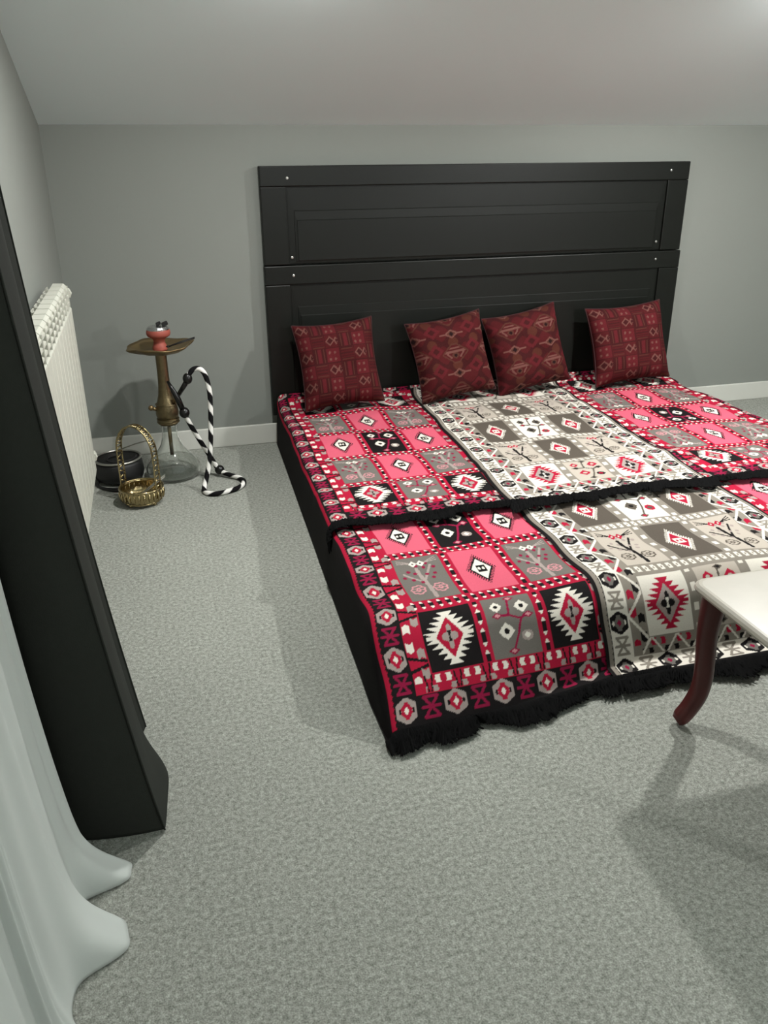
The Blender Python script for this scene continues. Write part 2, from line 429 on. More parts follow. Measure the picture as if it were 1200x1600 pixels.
def rug_colors(u, v, pale):
    out = np.empty(u.shape + (3,)); au = np.abs(u); av = np.abs(v)
    out[:] = BLACK
    lat = TAUPE if pale else RED
    # lattice ground
    fld = (au < B1) & (av < E1); out[fld] = lat
    cu = np.clip(np.round(u / PU), -1, 1); cv = np.clip(np.round(v / PV), -2, 2); cv = np.where(av > 1.5 * PV, np.sign(v) * 2, cv)
    endr = np.abs(cv) == 2
    a = (u - cu * PU) / HU; b_ = np.where(endr, (v - np.sign(cv) * VE) / HE, (v - cv * PV) / HV)
    cell = (np.abs(a) < 1) & (np.abs(b_) < 1)
    # dots on the bands between the cells
    hb = fld & (np.abs(b_) >= 1) & (av < VE + HE) & (au < 1.5 * PU)
    s = (u / PU * 7 + .5) % 1 - .5; t = ((v / PV + .5) % 1 - 0.0); t = np.where(t > .5, t - 1, t) * PV; t = np.where(av > PV * 1.1, np.sign(v) * (av - 1.5 * PV - 0.002), t) / 0.0235
    s = s + .12 * t
    wdot = hb & (np.abs(s) < .30 * (1.15 - np.abs(t))) & (np.abs(t) > .36) & (np.abs(t) < .85); bdot = hb & (np.abs(s) < .27) & (np.abs(t) < .36)
    vb = fld & (np.abs(a) >= 1) & (au < 1.5 * PU - 0.01) & (av < VE + HE)
    t2 = (v / PV * 5 + .5) % 1 - .5; s2 = ((u / PU + .5) % 1); s2 = np.where(s2 > .5, s2 - 1, s2) * PU / 0.0175
    vb &= ~hb
    wd2 = vb & (np.abs(s2) < 1.9 * (.46 - np.abs(t2))) & (np.abs(t2) > .24) & (np.abs(t2) < .42); bd2 = vb & (np.abs(s2) < .36) & (np.abs(t2) < .23)
    if pale:
        out[hb & (np.abs(s) < .27) & (np.abs(t) < .6)] = WHITE; out[hb & (np.abs(s) < .1) & (np.abs(t) < .2)] = lat
        out[vb & (np.abs(s2) < .5) & (np.abs(t2) < .2)] = WHITE
    else:
        out[wdot | wd2] = WHITE; out[bdot | bd2] = BLACK
    # cells
    if pale:
        Pm = (WHITE, RED, LGREY, BLACK, WHITE); Pt = (PALE, BLACK, LGREY, DTAUPE, RED, WHITE, PALE)
        Pc = (DTAUPE, WHITE, RED, WHITE); Pf = (PALE, DTAUPE, RED, PALE, BLACK); Pf2 = (WHITE, DTAUPE, DTAUPE, BLACK, RED)
    else:
        Pm = (BLACK, WHITE, RED, LGREY, BLACK); Pt = (GREY, LGREY, PLUM, ROSE, WHITE, BLACK, GREY)
        Pc = (PINK, BLACK, WHITE, BLACK); Pf = (GREY, PLUM, WHITE, BLACK, ROSE); Pf2 = (BLACK, PLUM, WHITE, BLACK, ROSE)
    for rr in range(-2, 3):
        for cc in range(-1, 2):
            m = cell & (cu == cc) & (cv == rr)
            if not m.any(): continue
            am, bm_ = a[m], b_[m]
            if abs(rr) == 2: out[m] = medallion(am, bm_, Pm) if cc else flower(am, bm_, Pf)
            elif abs(rr) == 1: out[m] = tree(am, bm_, Pt) if cc else comb(am, bm_, Pc)
            else: out[m] = comb(am, bm_, Pc) if cc else flower(am, bm_, Pf2)
    # arrow band round the field
    su, sv = PU + HU, VE + HE
    sb = (au >= su + .002) & (au < B1 - .002) & (av < E1 - 0.03); eb = (av >= sv + .002) & (av < E1 - .002) & (au < B1 - .03)
    for msk, along, across, w0, per, flip in ((sb, v, au, su, PV / 2, 1), (eb, u, av, sv, 0.083, -1)):
        q = along / per; ph = (q + .25) % 1 - .5; ph2 = (q + .75) % 1 - .5
        wband = (B1 - su); tt = (across - w0) / wband
        if flip < 0: tt = 1 - tt
        # white chevron pair on one half, grey pair on the other, half a period apart
        def chev(ph_, t0):
            z = np.abs(np.abs(ph_) - .16 - .05 * (1 - np.abs(tt - t0) / .2))
            return (np.abs(tt - t0) < .19) & (z < .085)
        if pale:
            out[msk & chev(ph, .72)] = RED; out[msk & chev(ph2, .28)] = BLACK
            zz = np.abs(((q * 1.0) % 1) - .5) * 2
            out[msk & (np.abs(tt - zz) < .09)] = WHITE
        else:
            out[msk & (np.abs(np.abs(ph) - .42 + .1 * (tt - .5)) < .03) ] = BLACK
            out[msk & chev(ph, .74)] = WHITE; out[msk & chev(ph2, .27)] = LGREY
    # outer border with hexagons and bow ties
    bor = ((au >= B1) | (av >= E1)) & (au < B2) & (av < E2)
    if pale: out[bor] = WHITE
    uc, vc = (B1 + B2) / 2, (E1 + E2) / 2
    stp = 2 * vc / 11; stq = 2 * uc / 5
    hp = (GREY, BLACK, PLUM, WHITE) if pale else (LGREY, RED, WHITE, BLACK)
    hp = (BLACK, GREY, PLUM, WHITE) if pale else hp
    xc = TAUPE if pale else PLUM
    for m0, along, across, c0, st, ha, hb_, swap in ((bor & (au >= B1), v, u, uc, stp, .027, .034, False), (bor & (av >= E1) & (au < B1), u, v, vc, stq, .034, .034, True)):
        k0 = along / st + (0.5)                   # hexagons at (n + 1/2) * st, reaching the corners
        kk = np.round(k0 * 2) / 2
        loc = (k0 - kk) * st
        other = (np.abs(across) - c0)
        aa, bb = (loc / .031, other / .034) if swap else (other / .027, loc / .036)
        is_hex = np.abs(kk - np.round(kk)) < .1
        mh, ch = hexa(aa, bb, hp)
        out[m0 & is_hex & mh] = ch[m0 & is_hex & mh]
        bx, by = (loc / .024, other / .028) if swap else (other / .022, loc / .026)
        mb = m0 & ~is_hex & bow(bx, by); out[mb] = xc
    # thin stripe outside the border
    saw = 0.004 * (np.abs(((v / 0.016) % 1) - .5) * 2)
    stripe = (au >= B2 + saw) & (au < B3) & (av < E3)
    out[stripe] = TAUPE if pale else RED
    return out

# ------------------------------------------------------------------ rug shape
def bumps(x, y):
    z = 0.007 * vnoise(x * .5, y, 3, 0.17) + 0.005 * vnoise(x * .6, y, 5, 0.085)
    return z
FOLD = 1.875
def drape(yf, x):
    """flat coordinate yf -> (y, z) over the front edge of the mattress"""
    s = np.maximum(FOLD - yf, 0)
    th = np.radians(np.interp(x, [0.45, 0.75, 1.12, 2.6], [38, 44, 64, 64]))
    ramp = 0.11
    n = 60
    ss = np.linspace(0, 0.5, n)
    y = np.zeros_like(s); z = np.zeros_like(s)
    # integrate per distinct angle bin
    bins = np.linspace(math.radians(36), math.radians(66), 16)
    Yt = []; Zt = []
    for t in bins:
        ang = t * np.clip(ss / ramp, 0, 1) ** 1.0
        dy = np.cumsum(np.r_[0, np.cos((ang[1:] + ang[:-1]) / 2) * np.diff(ss)]); dz = np.cumsum(np.r_[0, np.sin((ang[1:] + ang[:-1]) / 2) * np.diff(ss)])
        # once the cloth reaches the carpet it lies flat
        lim = TOP - 0.008
        k = np.searchsorted(dz, lim)
        if k < n: dy[k:] = dy[k] + (ss[k:] - ss[k]); dz[k:] = lim
        Yt.append(dy); Zt.append(dz)
    Yt = np.array(Yt); Zt = np.array(Zt)
    fb = np.clip((th - bins[0]) / (bins[1] - bins[0]), 0, 14.999); ib = fb.astype(int); fb -= ib
    fs = np.clip(s / (ss[1] - ss[0]), 0, n - 1.001); is_ = fs.astype(int); fs -= is_
    def look(T): return (T[ib, is_] * (1 - fs) + T[ib, is_ + 1] * fs) * (1 - fb) + (T[ib + 1, is_] * (1 - fs) + T[ib + 1, is_ + 1] * fs) * fb
    return np.where(s > 0, FOLD - look(Yt), yf), look(Zt)

def rug_surface(u, v, R_):
    """world position of cloth point (u, v)"""
    if R_['side'] == -1 and not R_['upper']:
        tp = np.clip((v + 0.80) / 0.22, 0.25, 1); u = np.where(u < -BE, -BE + (u + BE) * tp, u)
    yf = R_['yc'] + v + R_['shear'] * u
    x = R_['xc'] + u + R_['skew'] * (yf - R_['yref'])
    x = x + 0.007 * vnoise(yf, x * 0 + R_['seed'], R_['seed'], 0.13) * np.clip(np.abs(u) / 0.4, 0, 1)
    y, dz = drape(yf, x)
    flat = np.clip(1 - dz / 0.12, 0, 1)
    z = TOP + R_['lift'] + bumps(x, y) * flat - dz
    # the upper rugs ride over the back of the lower ones
    if R_['upper']:
        z = z + 0.012 * np.clip((2.78 - y) / 0.06, 0, 1) + 0.006
        # back end turns up against the headboard
        s = np.maximum(y - 3.82, 0)
        z = z + np.where(s > 0, 0.05 * (1 - np.cos(np.clip(s / 0.10, 0, PI / 2))), 0)
        y = np.minimum(y, 3.82 + 0.092 * np.tanh(s / 0.092))
    else:
        z = z - 0.0
    # sides hanging over the mattress edges
    if R_['side'] == -1:
        xe = base_left(y) + 0.004; s = np.maximum(xe + 0.012 - x, 0)
        x = np.where(s > 0, xe + 0.012 - 0.035 * np.tanh(s / 0.035) - 0.05 * s, x)
        drop = np.where(s < 0.05, s * s / 0.1, s - 0.025)
        z = np.maximum(z - drop, 0.006)
    elif R_['side'] == 1:
        xe = 2.60; s = np.maximum(x - xe, 0)
        x = np.where(s > 0, xe + 0.04 * np.tanh(s / 0.04) + 0.05 * s, x)
        drop = np.where(s < 0.05, s * s / 0.1, s - 0.025)
        z = np.maximum(z - drop, 0.006)
    if R_['lift'] > 0.004:   # the pale rugs lie over their neighbours: edges sag down on to them
        e = np.clip((np.abs(u) - 0.38) / 0.02, 0, 1); z = z - 0.004 * e * flat
    return np.stack([x, y, z], -1)

def fringe(name, R_, parent, vend, us, length, sgn, n, seed):
    rg = np.random.default_rng(seed)
    u0, u1 = us; u_ = rg.uniform(u0, u1, n)
    clump = 0.25 + 0.9 * (0.5 + 0.35 * vnoise(u_, u_ * 0, seed, 0.035) + 0.35 * vnoise(u_, u_ * 0, seed + 50, 0.1)) * rg.uniform(0.6, 1.15, n)
    V = []; F = []
    root = rug_surface(u_, np.full(n, vend - sgn * 0.006), R_)
    end = rug_surface(u_ + rg.normal(0, 0.012, n), vend + sgn * length * clump, R_)
    mid = rug_surface(u_ + rg.normal(0, 0.006, n), vend + sgn * length * 0.5 * clump, R_)
    wv = rg.uniform(0.003, 0.007, n)
    for k in range(n):
        b0 = len(V)
        for p, ww, h in ((root[k], wv[k], 0.003), (mid[k], wv[k] * 1.1, 0.018 * rg.uniform(.3, 1.2)), (end[k], wv[k] * .5, 0.003)):
            dx = rg.normal(0, .25)
            V += [(p[0] - ww, p[1] - ww * dx, max(p[2], 0.002) + h * .4), (p[0], p[1], max(p[2], 0.002) + h + 0.003), (p[0] + ww, p[1] + ww * dx, max(p[2], 0.002) + h * .4)]
        for i in (0, 3):
            F += [(b0 + i, b0 + i + 1, b0 + i + 4, b0 + i + 3), (b0 + i + 1, b0 + i + 2, b0 + i + 5, b0 + i + 4)]
    me = bpy.data.meshes.new(name); me.from_pydata(V, [], F); me.update()
    o = link(name, me, M['fringe'], parent, True)
    return tag(o, 'black tasselled fringe', kind='stuff')

def rug(label, pale, xc, yc, skew, shear, side, upper, res, seed, flip=False, vmin=None, vmax=None, umin=None):
    R_ = dict(xc=xc, yc=yc, skew=skew, shear=shear, side=side, upper=upper, seed=seed, lift=0.008 if pale else 0.001, yref=yc if upper else 2.0)
    v0 = -EE if vmin is None else vmin; v1 = (0.745 if upper else EE) if vmax is None else vmax
    u0, u1 = (-BE, BE)
    if pale: u0, u1 = -0.400, 0.400
    if side == -1: u0 = -0.59
    if side == 1: u1 = 0.50
    nu = int((u1 - u0) / res) + 1; nv = int((v1 - v0) / res) + 1
    U, Vv = np.meshgrid(np.linspace(u0, u1, nu), np.linspace(v0, v1, nv))
    c = rug_colors(-U, -Vv, pale) if flip else rug_colors(U, Vv, pale)
    P = rug_surface(U, Vv, R_)
    o = link('patterned_rug', grid_mesh('patterned_rug', P, c), M['rug'])
    tag(o, label, 'rug', 'patterned rugs laid over the mattress')
    fringe('fringe', R_, o, v0, (u0 if side != -1 else -0.437, u1), 0.07 if upper else 0.085, -1, 1300 if res < .0045 else 400, seed)
    return o

rug('red and black rug in the back row, beside the floor and the hookah', False, 0.868, 3.225, 0.018, 0.0, -1, True, 0.0038, 11)
rug('red and black rug in the front row, its corner on the carpet', False, 0.848, 2.338, 0.03, 0.05, -1, False, 0.0026, 12, vmax=0.42)
rug('cream and grey rug in the back row, under the middle cushions', True, 1.55, 3.205, 0.063, 0.03, 0, True, 0.0036, 13)
rug('cream and grey rug in the front row, partly behind the table', True, 1.512, 2.330, 0.03, 0.0, 0, False, 0.0026, 14, vmax=0.42)
rug('red and black rug in the back row, under the rightmost cushion', False, 2.275, 3.22, 0.03, 0.0, 1, True, 0.0042, 15, flip=True)
rug('red and black rug in the front row, mostly hidden behind the table', False, 2.235, 2.338, 0.03, 0.0, 1, False, 0.005, 16, vmax=0.42)

# ------------------------------------------------------------------ headboard
hb = tag(empty('headboard', (1.578, 3.945, 0)), 'tall black wooden headboard of two stacked panels against the grey wall', 'headboard')
def panel(z0, z1, x0, x1, yo):
    bm = bmesh.new(); box(bm, x0, x1, -0.004 + yo, 0.022, z0, z1, 0.002, 1)
    p = obj('panel', bm, M['black_wood'], hb)
    rail = 0.085; st = 0.115
    def sub(nm, *a, bev=0.004):
        bm = bmesh.new(); box(bm, *a, bev, 2); return obj(nm, bm, M['black_wood'], p)
    yf = -0.017 + yo
    sub('rail', x0, x1, yf, -0.002 + yo, z1 - rail, z1)
    sub('stile', x0, x0 + st, yf, -0.002 + yo, z0, z1 - rail - .001)
    sub('stile', x1 - st, x1, yf, -0.002 + yo, z0, z1 - rail - .001)
    # raised field with a sloping margin
    bm = bmesh.new()
    ax0, ax1, az0, az1 = x0 + st + .006, x1 - st - .006, z0 + .004, z1 - rail - .010
    ring = []
    for (o_, y_) in ((0, -0.004), (0.0, -0.006), (.092, -0.007), (.095, -0.0095), (.132, -0.0105), (.135, -0.013)):
        ring.append([bm.verts.new(q) for q in ((ax0 + o_ * .3, y_ + yo, az0 + o_ * .1), (ax1 - o_ * .3, y_ + yo, az0 + o_ * .1), (ax1 - o_ * .3, y_ + yo, az1 - o_), (ax0 + o_ * .3, y_ + yo, az1 - o_))])
    for i in range(len(ring) - 1):
        for k in range(4): bm.faces.new((ring[i][k], ring[i][(k + 1) % 4], ring[i + 1][(k + 1) % 4], ring[i + 1][k]))
    bm.faces.new(ring[-1]); obj('raised_field', bm, M['black_wood'], p)
    return p
X0, X1 = -1.078, 1.078
p1 = panel(0.861, 1.282, X0, X1, 0.0)
p2 = panel(0.150, 0.857, X0 - 0.002, X1 + 0.006, -0.003)
def screw(x, z, p):
    bm = bmesh.new(); lathe(bm, [(0.0058, 0), (0.0056, 0.002), (0.003, 0.003)], 12)
    bmesh.ops.rotate(bm, verts=bm.verts, matrix=Matrix.Rotation(PI / 2, 3, 'X')); bmesh.ops.translate(bm, verts=bm.verts, vec=(x, -0.017 - (0.003 if p is p2 else 0), z))
    o = obj('screw', bm, M['screw'], p)
for x, z, p in ((-.955, 1.232, p1), (-.949, .893, p1), (-.947, .813, p2), (.973, 1.242, p1), (.934, .904, p1), (.942, .818, p2)): screw(x, z, p)

# ------------------------------------------------------------------ cushions
CR = lin((68, 20, 22)); CD = lin((54, 18, 19)); CB = lin((30, 14, 15)); CT = lin((98, 62, 56)); CO = lin((74, 42, 34)); CM = lin((80, 24, 28))
def geo_pattern(a, b_, seed):
    out = np.empty(a.shape + (3,)); out[:] = CR
    rg = np.random.default_rng(seed)
    n = 6
    ia = np.floor((a + 1) / 2 * n).astype(int); ib = np.floor((b_ + 1) / 2 * n).astype(int)
    fa = ((a + 1) / 2 * n) % 1 - .5; fb = ((b_ + 1) / 2 * n) % 1 - .5
    for i in range(n):
        for j in range(n):
            m = (ia == i) & (ib == j); x, y = fa[m], fb[m]; o = out[m]
            t = (i + 2 * j) % 4
            if t == 0:
                o[:] = CM
                for cx in (-.25, .12):
                    for cy in (-.25, .2): o[ell(x, y, (cx, cy), .08, .1)] = CT
            elif t == 1:
                o[(np.sin(y * 32) > .2) & (np.abs(x) < .42)] = CD; o[(np.abs(np.abs(y) - .36) < .03) & (np.abs(x) < .4)] = CO
            elif t == 2:
                o[dia(x, y, (-.12, 0), .34, .36)] = CT; o[dia(x, y, (-.12, 0), .22, .24)] = CD; o[dia(x, y, (.32, 0), .18, .3)] = CT; o[dia(x, y, (.36, 0), .1, .18)] = CD
            else:
                o[:] = CD; o[(np.abs(x) < .14)] = CM; o[(np.abs(np.abs(x) - .3) < .035)] = CO
            out[m] = o
    ln = (np.abs(np.abs(fa) - .5) < .03) | (np.abs(np.abs(fb) - .5) < .03); out[ln] = CD
    return out
def med_pattern(a, b_, off):
    out = np.empty(a.shape + (3,)); out[:] = CD
    X = a * 1.35 + off[0]; Y = b_ * 1.35 + off[1]
    def tile(px, py): return (X / px + .5) % 1 - .5, (Y / py + .5) % 1 - .5
    x, y = tile(1.3, 1.3)
    g = np.sin((X + Y) * 4.2) * np.sin((X - Y) * 4.2); out[g > .1] = CR; out[g < -.55] = lin((70, 34, 26))
    # eye-shaped medallion
    d = np.abs(x) / .36 + np.abs(y) / .30
    out[(d < 1) & (np.abs(y) < .25)] = CO; out[(d < .86) & (np.abs(y) < .21)] = CR
    out[(np.abs(y - .05) < .025) & (d < .86)] = CT; out[(np.abs(y - .13) < .02) & (d < .8)] = CT
    out[ell(x, y, (0, -.05), .09, .075)] = CO; out[ell(x, y, (0, -.05), .045, .04)] = CB
    for s in (-1, 1): out[seg(x, y, (s * .2, 0), (s * .12, -.1), .022)] = CT
    # small diamonds between
    x2 = (X / 1.3) % 1 - .5; 
    x2 = x; y2 = (Y / 1.3) % 1 - .5
    out[dia(x2, y2, (0, 0), .2, .12) | ((np.abs(y2) < .015) & (np.abs(x2) < .32))] = CT
    out[dia(x2, y2, (0, 0), .13, .085)] = CO; out[dia(x2, y2, (0, 0), .07, .065)] = CB
    x3 = (X / 1.3) % 1 - .5; y3 = (Y / 0.65 + .25) % 1 - .5
    out[dia(x3, y3, (0, 0), .22, .38)] = CM; out[dia(x3, y3, (0, 0), .1, .17)] = CD
    return out
def cushion(label, xb, xt, yb, yt, zb, zt, wd, pat, yaw=0.0, roll=0.0, thick=0.082):
    n = 110
    a, b_ = np.meshgrid(np.linspace(-1, 1, n), np.linspace(-1, 1, n))
    th = thick * np.maximum((1 - a ** 4) * (1 - b_ ** 4), 0) ** 0.6
    pin = 1 - 0.085 * (1 - np.abs(b_) ** 2) * np.abs(a) ** 3; pin2 = 1 - 0.085 * (1 - np.abs(a) ** 2) * np.abs(b_) ** 3
    hh = math.hypot(zt - zb, yt - yb) / 2
    X = a * wd / 2 * pin; Y = b_ * hh * pin2
    th = th * (1 + .12 * vnoise(X, Y, 21, .1))
    up = Vector((xt - xb, yt - yb, zt - zb)).normalized()
    rt = Vector((math.cos(yaw), math.sin(yaw), math.tan(roll))); rt = (rt - up * rt.dot(up)).normalized(); nr = rt.cross(up).normalized()
    if nr.y > 0: nr = -nr
    c = Vector(((xb + xt) / 2, (yb + yt) / 2, (zb + zt) / 2))
    root = empty('cushion', (xb, yb - 0.02, zb)); tag(root, label, 'cushion', 'dark red cushions leaning on the headboard')
    off = np.array(root.location)
    base = np.array(c)[None, None] + X[..., None] * np.array(rt) + Y[..., None] * np.array(up)
    col = pat(a, b_)
    for nm, s in (('front_cover', 1), ('back_cover', -1)):
        P = base + s * th[..., None] * np.array(nr) - off
        link(nm, grid_mesh(nm, P, col if s > 0 else np.broadcast_to(CD, col.shape)), M['cushion'], root)
    # piped seam round the edge
    k = np.r_[[(0, i) for i in range(0, n, 3)], [(i, n - 1) for i in range(0, n, 3)], [(n - 1, i) for i in range(n - 1, -1, -3)], [(i, 0) for i in range(n - 1, -1, -3)]]
    bm = bmesh.new(); tube(bm, [tuple(base[i, j] - off) for i, j in k], 0.0032, 6); obj('seam', bm, mat('seam yarn', (52, 20, 22), 0.9), root, True)
cushion('dark red geometric cushion at the left end, standing alone on the red rug', 0.812, 0.787, 3.70, 3.845, 0.235, 0.61, 0.385, lambda a, b_: geo_pattern(a, b_, 1), roll=0.02)
cushion('dark red medallion cushion, left of the pair on the cream rug', 1.382, 1.328, 3.695, 3.835, 0.235, 0.605, 0.385, lambda a, b_: med_pattern(a, b_, (.0, -.05)), roll=0.05)
cushion('dark red medallion cushion, right of the pair on the cream rug', 1.80, 1.735, 3.735, 3.862, 0.235, 0.61, 0.40, lambda a, b_: med_pattern(a, b_, (.65, .58)), roll=-0.01)
cushion('dark red geometric cushion at the right end of the bed', 2.34, 2.315, 3.715, 3.855, 0.235, 0.61, 0.43, lambda a, b_: geo_pattern(a, b_, 2), roll=-0.015)

# ------------------------------------------------------------------ radiator
RX0, RX1, RZ0, RZ1 = XL + 0.022, -0.289, 0.222, 0.925
SW = 0.088; Y_END = 3.17
rad = tag(empty('radiator', (XL + 0.05, Y_END, 0)), 'white sectional radiator on the wall beside the curtain', 'radiator')
ox, oy = XL + 0.05, Y_END
def section_mesh():
    bm = bmesh.new(); g = 0.0030
    x = lambda v: v - ox
    # front plate with rounded edges
    box(bm, x(RX1) - 0.014, x(RX1), -SW + g, -g, RZ0, 0.842, 0.005, 2)
    # front fins rib line, body web, back plate
    box(bm, x(RX0), x(RX1) - 0.012, -SW / 2 - 0.008, -SW / 2 + 0.008, RZ0 + 0.01, 0.9)
    box(bm, x(RX0), x(RX0) + 0.006, -SW + g, -g, RZ0 + .03, 0.86)
    # louvres between plate and cap
    for z in (0.856, 0.880, 0.903):
        prism(bm, [(x(RX1) - 0.004, -SW + g, z - 0.004), (x(RX1) - 0.004, -SW + g, z + 0.004), (x(RX1) - 0.04, -SW + g, z + 0.016), (x(RX1) - 0.04, -SW + g, z + 0.010)], (0, SW - 2 * g, 0))
    # side cheeks of the louvre zone
    for y0 in (-SW + g, -g - 0.006):
        box(bm, x(RX1) - 0.05, x(RX1) - 0.003, y0, y0 + 0.006, 0.835, 0.915)
    # rounded cap and rear louvre
    prof = [(x(RX1) - 0.006, 0.905), (x(RX1) - 0.008, 0.916), (x(RX1) - 0.016, 0.924), (x(RX0) + 0.022, RZ1), (x(RX0) + 0.022, 0.905)]
    prism(bm, [(px, -SW + g, pz) for px, pz in prof], (0, SW - 2 * g, 0))
    box(bm, x(RX0), x(RX0) + 0.018, -SW + g, -SW + 0.02, 0.895, 0.915); box(bm, x(RX0), x(RX0) + 0.004, -SW + g, -g, 0.86, 0.915)
    bmesh.ops.recalc_face_normals(bm, faces=bm.faces)
    me = bpy.data.meshes.new('section'); bm.to_mesh(me); bm.free(); me.materials.append(M['rad']); return me
sm = section_mesh()
for k in range(13):
    o = link('section', sm, None, rad); o.location = (0, -k * SW, 0)
for z, xx in ((0.888, -0.303), (0.275, -0.300)):
    bm = bmesh.new(); lathe(bm, [(0.019, 0), (0.021, 0.006), (0.021, 0.014), (0.016, 0.016), (0.016, 0.046), (0.013, 0.05)], 8)
    bmesh.ops.rotate(bm, verts=bm.verts, matrix=Matrix.Rotation(-PI / 2, 3, 'X')); bmesh.ops.translate(bm, verts=bm.verts, vec=(xx - ox, 0.0, z))
    obj('end_plug', bm, M['rad'], rad)
for yy in (-0.2, -0.9):
    for z in (0.80, 0.28):
        bm = bmesh.new(); box(bm, XL - ox + .0005, RX0 - ox + 0.004, yy, yy + 0.03, z, z + 0.03); obj('wall_bracket', bm, M['rad'], rad)

# ------------------------------------------------------------------ curtains
def curtain(name, label, floor_pts, top_pts, z_top, m, nu, nz, hem=None, seed=1, amp=0.004, foldn=9, relax=0.0):
    F_ = spline(floor_pts, nu); T_ = spline(top_pts, nu)
    zs = np.r_[np.linspace(0, 0.3, nz // 2), np.linspace(0.3, z_top, nz - nz // 2 + 1)[1:]]
    P = np.zeros((nz, nu, 3)); s = np.linspace(0, 1, nu)
    for i, z in enumerate(zs):
        t = z / z_top if not relax else (1 - math.exp(-z / relax)) / (1 - math.exp(-z_top / relax))
        xy = F_ * (1 - t) + T_ * t
        P[i, :, 0] = xy[:, 0] + amp * np.sin(s * foldn * 2 * PI + 1.3 * math.sin(z * 2)) * min(1, .3 + z)
        P[i, :, 1] = xy[:, 1]; P[i, :, 2] = z + 0.004
        if hem is not None: P[i] = hem(P[i], s, z)
    o = link(name, grid_mesh(name, P), m)
    md = o.modifiers.new('cloth thickness', 'SOLIDIFY'); md.thickness = 0.0025; md.offset = 0
    return tag(o, label, 'curtain')

# dark curtain gathered to the side: the long face looks at the room, the short end at the viewer
def dark_hem(Q, s, z):
    k = math.exp(-(z / 0.07) ** 2)
    Q[:, 0] += 0.028 * k * np.exp(-((s - 0.50) / 0.12) ** 2)
    Q[:, 1] -= 0.015 * k * np.exp(-((s - 0.45) / 0.15) ** 2)
    return Q
curtain('dark_curtain', 'dark charcoal curtain gathered in folds between radiator and white curtain',
        [(-0.30, 1.83), (-0.22, 1.85), (-0.150, 1.817), (-0.148, 1.808), (-0.180, 1.715), (-0.178, 1.70), (-0.128, 1.655), (-0.116, 1.55), (-0.110, 1.452), (-0.114, 1.446), (-0.19, 1.447), (-0.28, 1.462), (-0.33, 1.50)],
        [(-0.34, 1.83), (-0.325, 1.85), (-0.297, 1.827), (-0.296, 1.82), (-0.325, 1.745), (-0.323, 1.735), (-0.290, 1.69), (-0.278, 1.60), (-0.280, 1.50), (-0.283, 1.493), (-0.31, 1.46), (-0.34, 1.45), (-0.36, 1.46)],
        1.98, M['curtain'], 200, 60, dark_hem, 2, 0.0015, 7, 1.5)

def sheer_hem(Q, s, z):
    y = Q[:, 1]; k = math.exp(-(z / 0.05) ** 1.3)
    lob = 0.088 * np.exp(-((y - 1.345) / 0.040) ** 4) + 0.075 * np.exp(-((y - 1.195) / 0.062) ** 4) + 0.02 * np.exp(-((y - 1.03) / 0.03) ** 2)
    Q[:, 0] += lob * k + 0.012 * math.exp(-z / .5) * np.sin(y * 23)
    return Q
curtain('sheer_curtain', 'white sheer curtain whose hem spreads in lobes on the carpet',
        [(-0.325, 1.40), (-0.27, 1.39), (-0.258, 1.35), (-0.262, 1.2), (-0.272, 1.05), (-0.268, 1.00), (-0.30, 0.97), (-0.295, 0.8), (-0.30, 0.5), (-0.29, 0.2), (-0.31, -0.2)],
        [(-0.36, 1.42), (-0.345, 1.40), (-0.338, 1.33), (-0.340, 1.2), (-0.335, 1.05), (-0.33, 0.99), (-0.345, 0.95), (-0.335, 0.8), (-0.345, 0.5), (-0.335, 0.2), (-0.35, -0.2)],
        2.15, M['sheer'], 260, 70, sheer_hem, 4, 0.006, 19, 0.6)

# ------------------------------------------------------------------ hookah
hx, hy = -0.003, 3.63
hk = tag(empty('hookah', (hx, hy, 0)), 'brass hookah with clear glass base, red clay bowl and striped hose', 'hookah')
bm = bmesh.new()
vase = [(0.001, 0.004), (0.09, 0.004), (0.108, 0.010), (0.119, 0.032), (0.116, 0.055), (0.098, 0.085), (0.072, 0.112), (0.050, 0.142), (0.039, 0.172), (0.034, 0.205), (0.034, 0.245)]
inn = [(max(r_ - 0.004, 0.0005), max(z, 0.009)) for r_, z in vase][::-1]
lathe(bm, [(r_, z) for r_, z in spline(vase, 40)] + [(r_, z) for r_, z in spline(inn, 40)], 40, close=True)
obj('glass_vase', bm, M['glass'], hk, True)
bm = bmesh.new(); lathe(bm, [(0.0085, 0.10), (0.0085, 0.25)], 12); obj('down_tube', bm, M['brass_dull'], hk, True)
bm = bmesh.new()
stem = [(0.036, 0.243), (0.044, 0.248), (0.046, 0.262), (0.043, 0.272), (0.048, 0.285), (0.049, 0.305), (0.045, 0.328), (0.037, 0.352), (0.030, 0.38), (0.026, 0.42), (0.024, 0.48), (0.024, 0.54), (0.023, 0.565)]
lathe(bm, [tuple(q) for q in spline(stem, 48)], 28); obj('stem', bm, M['brass'], hk, True)
for z, rr in ((0.268, 0.047), (0.255, 0.047), (0.335, 0.046)):
    bm = bmesh.new(); tube(bm, [(rr * math.cos(t), rr * math.sin(t), z) for t in np.linspace(0, 2 * PI, 37)], 0.0025, 6); obj('stem_ring', bm, M['brass'], hk, True)
bm = bmesh.new(); tube(bm, [(-0.04, -0.012, 0.315), (-0.062, -0.02, 0.325)], 0.008, 10); ball(bm, (-0.066, -0.021, 0.327), 0.012); obj('purge_valve', bm, M['brass_dull'], hk, True)
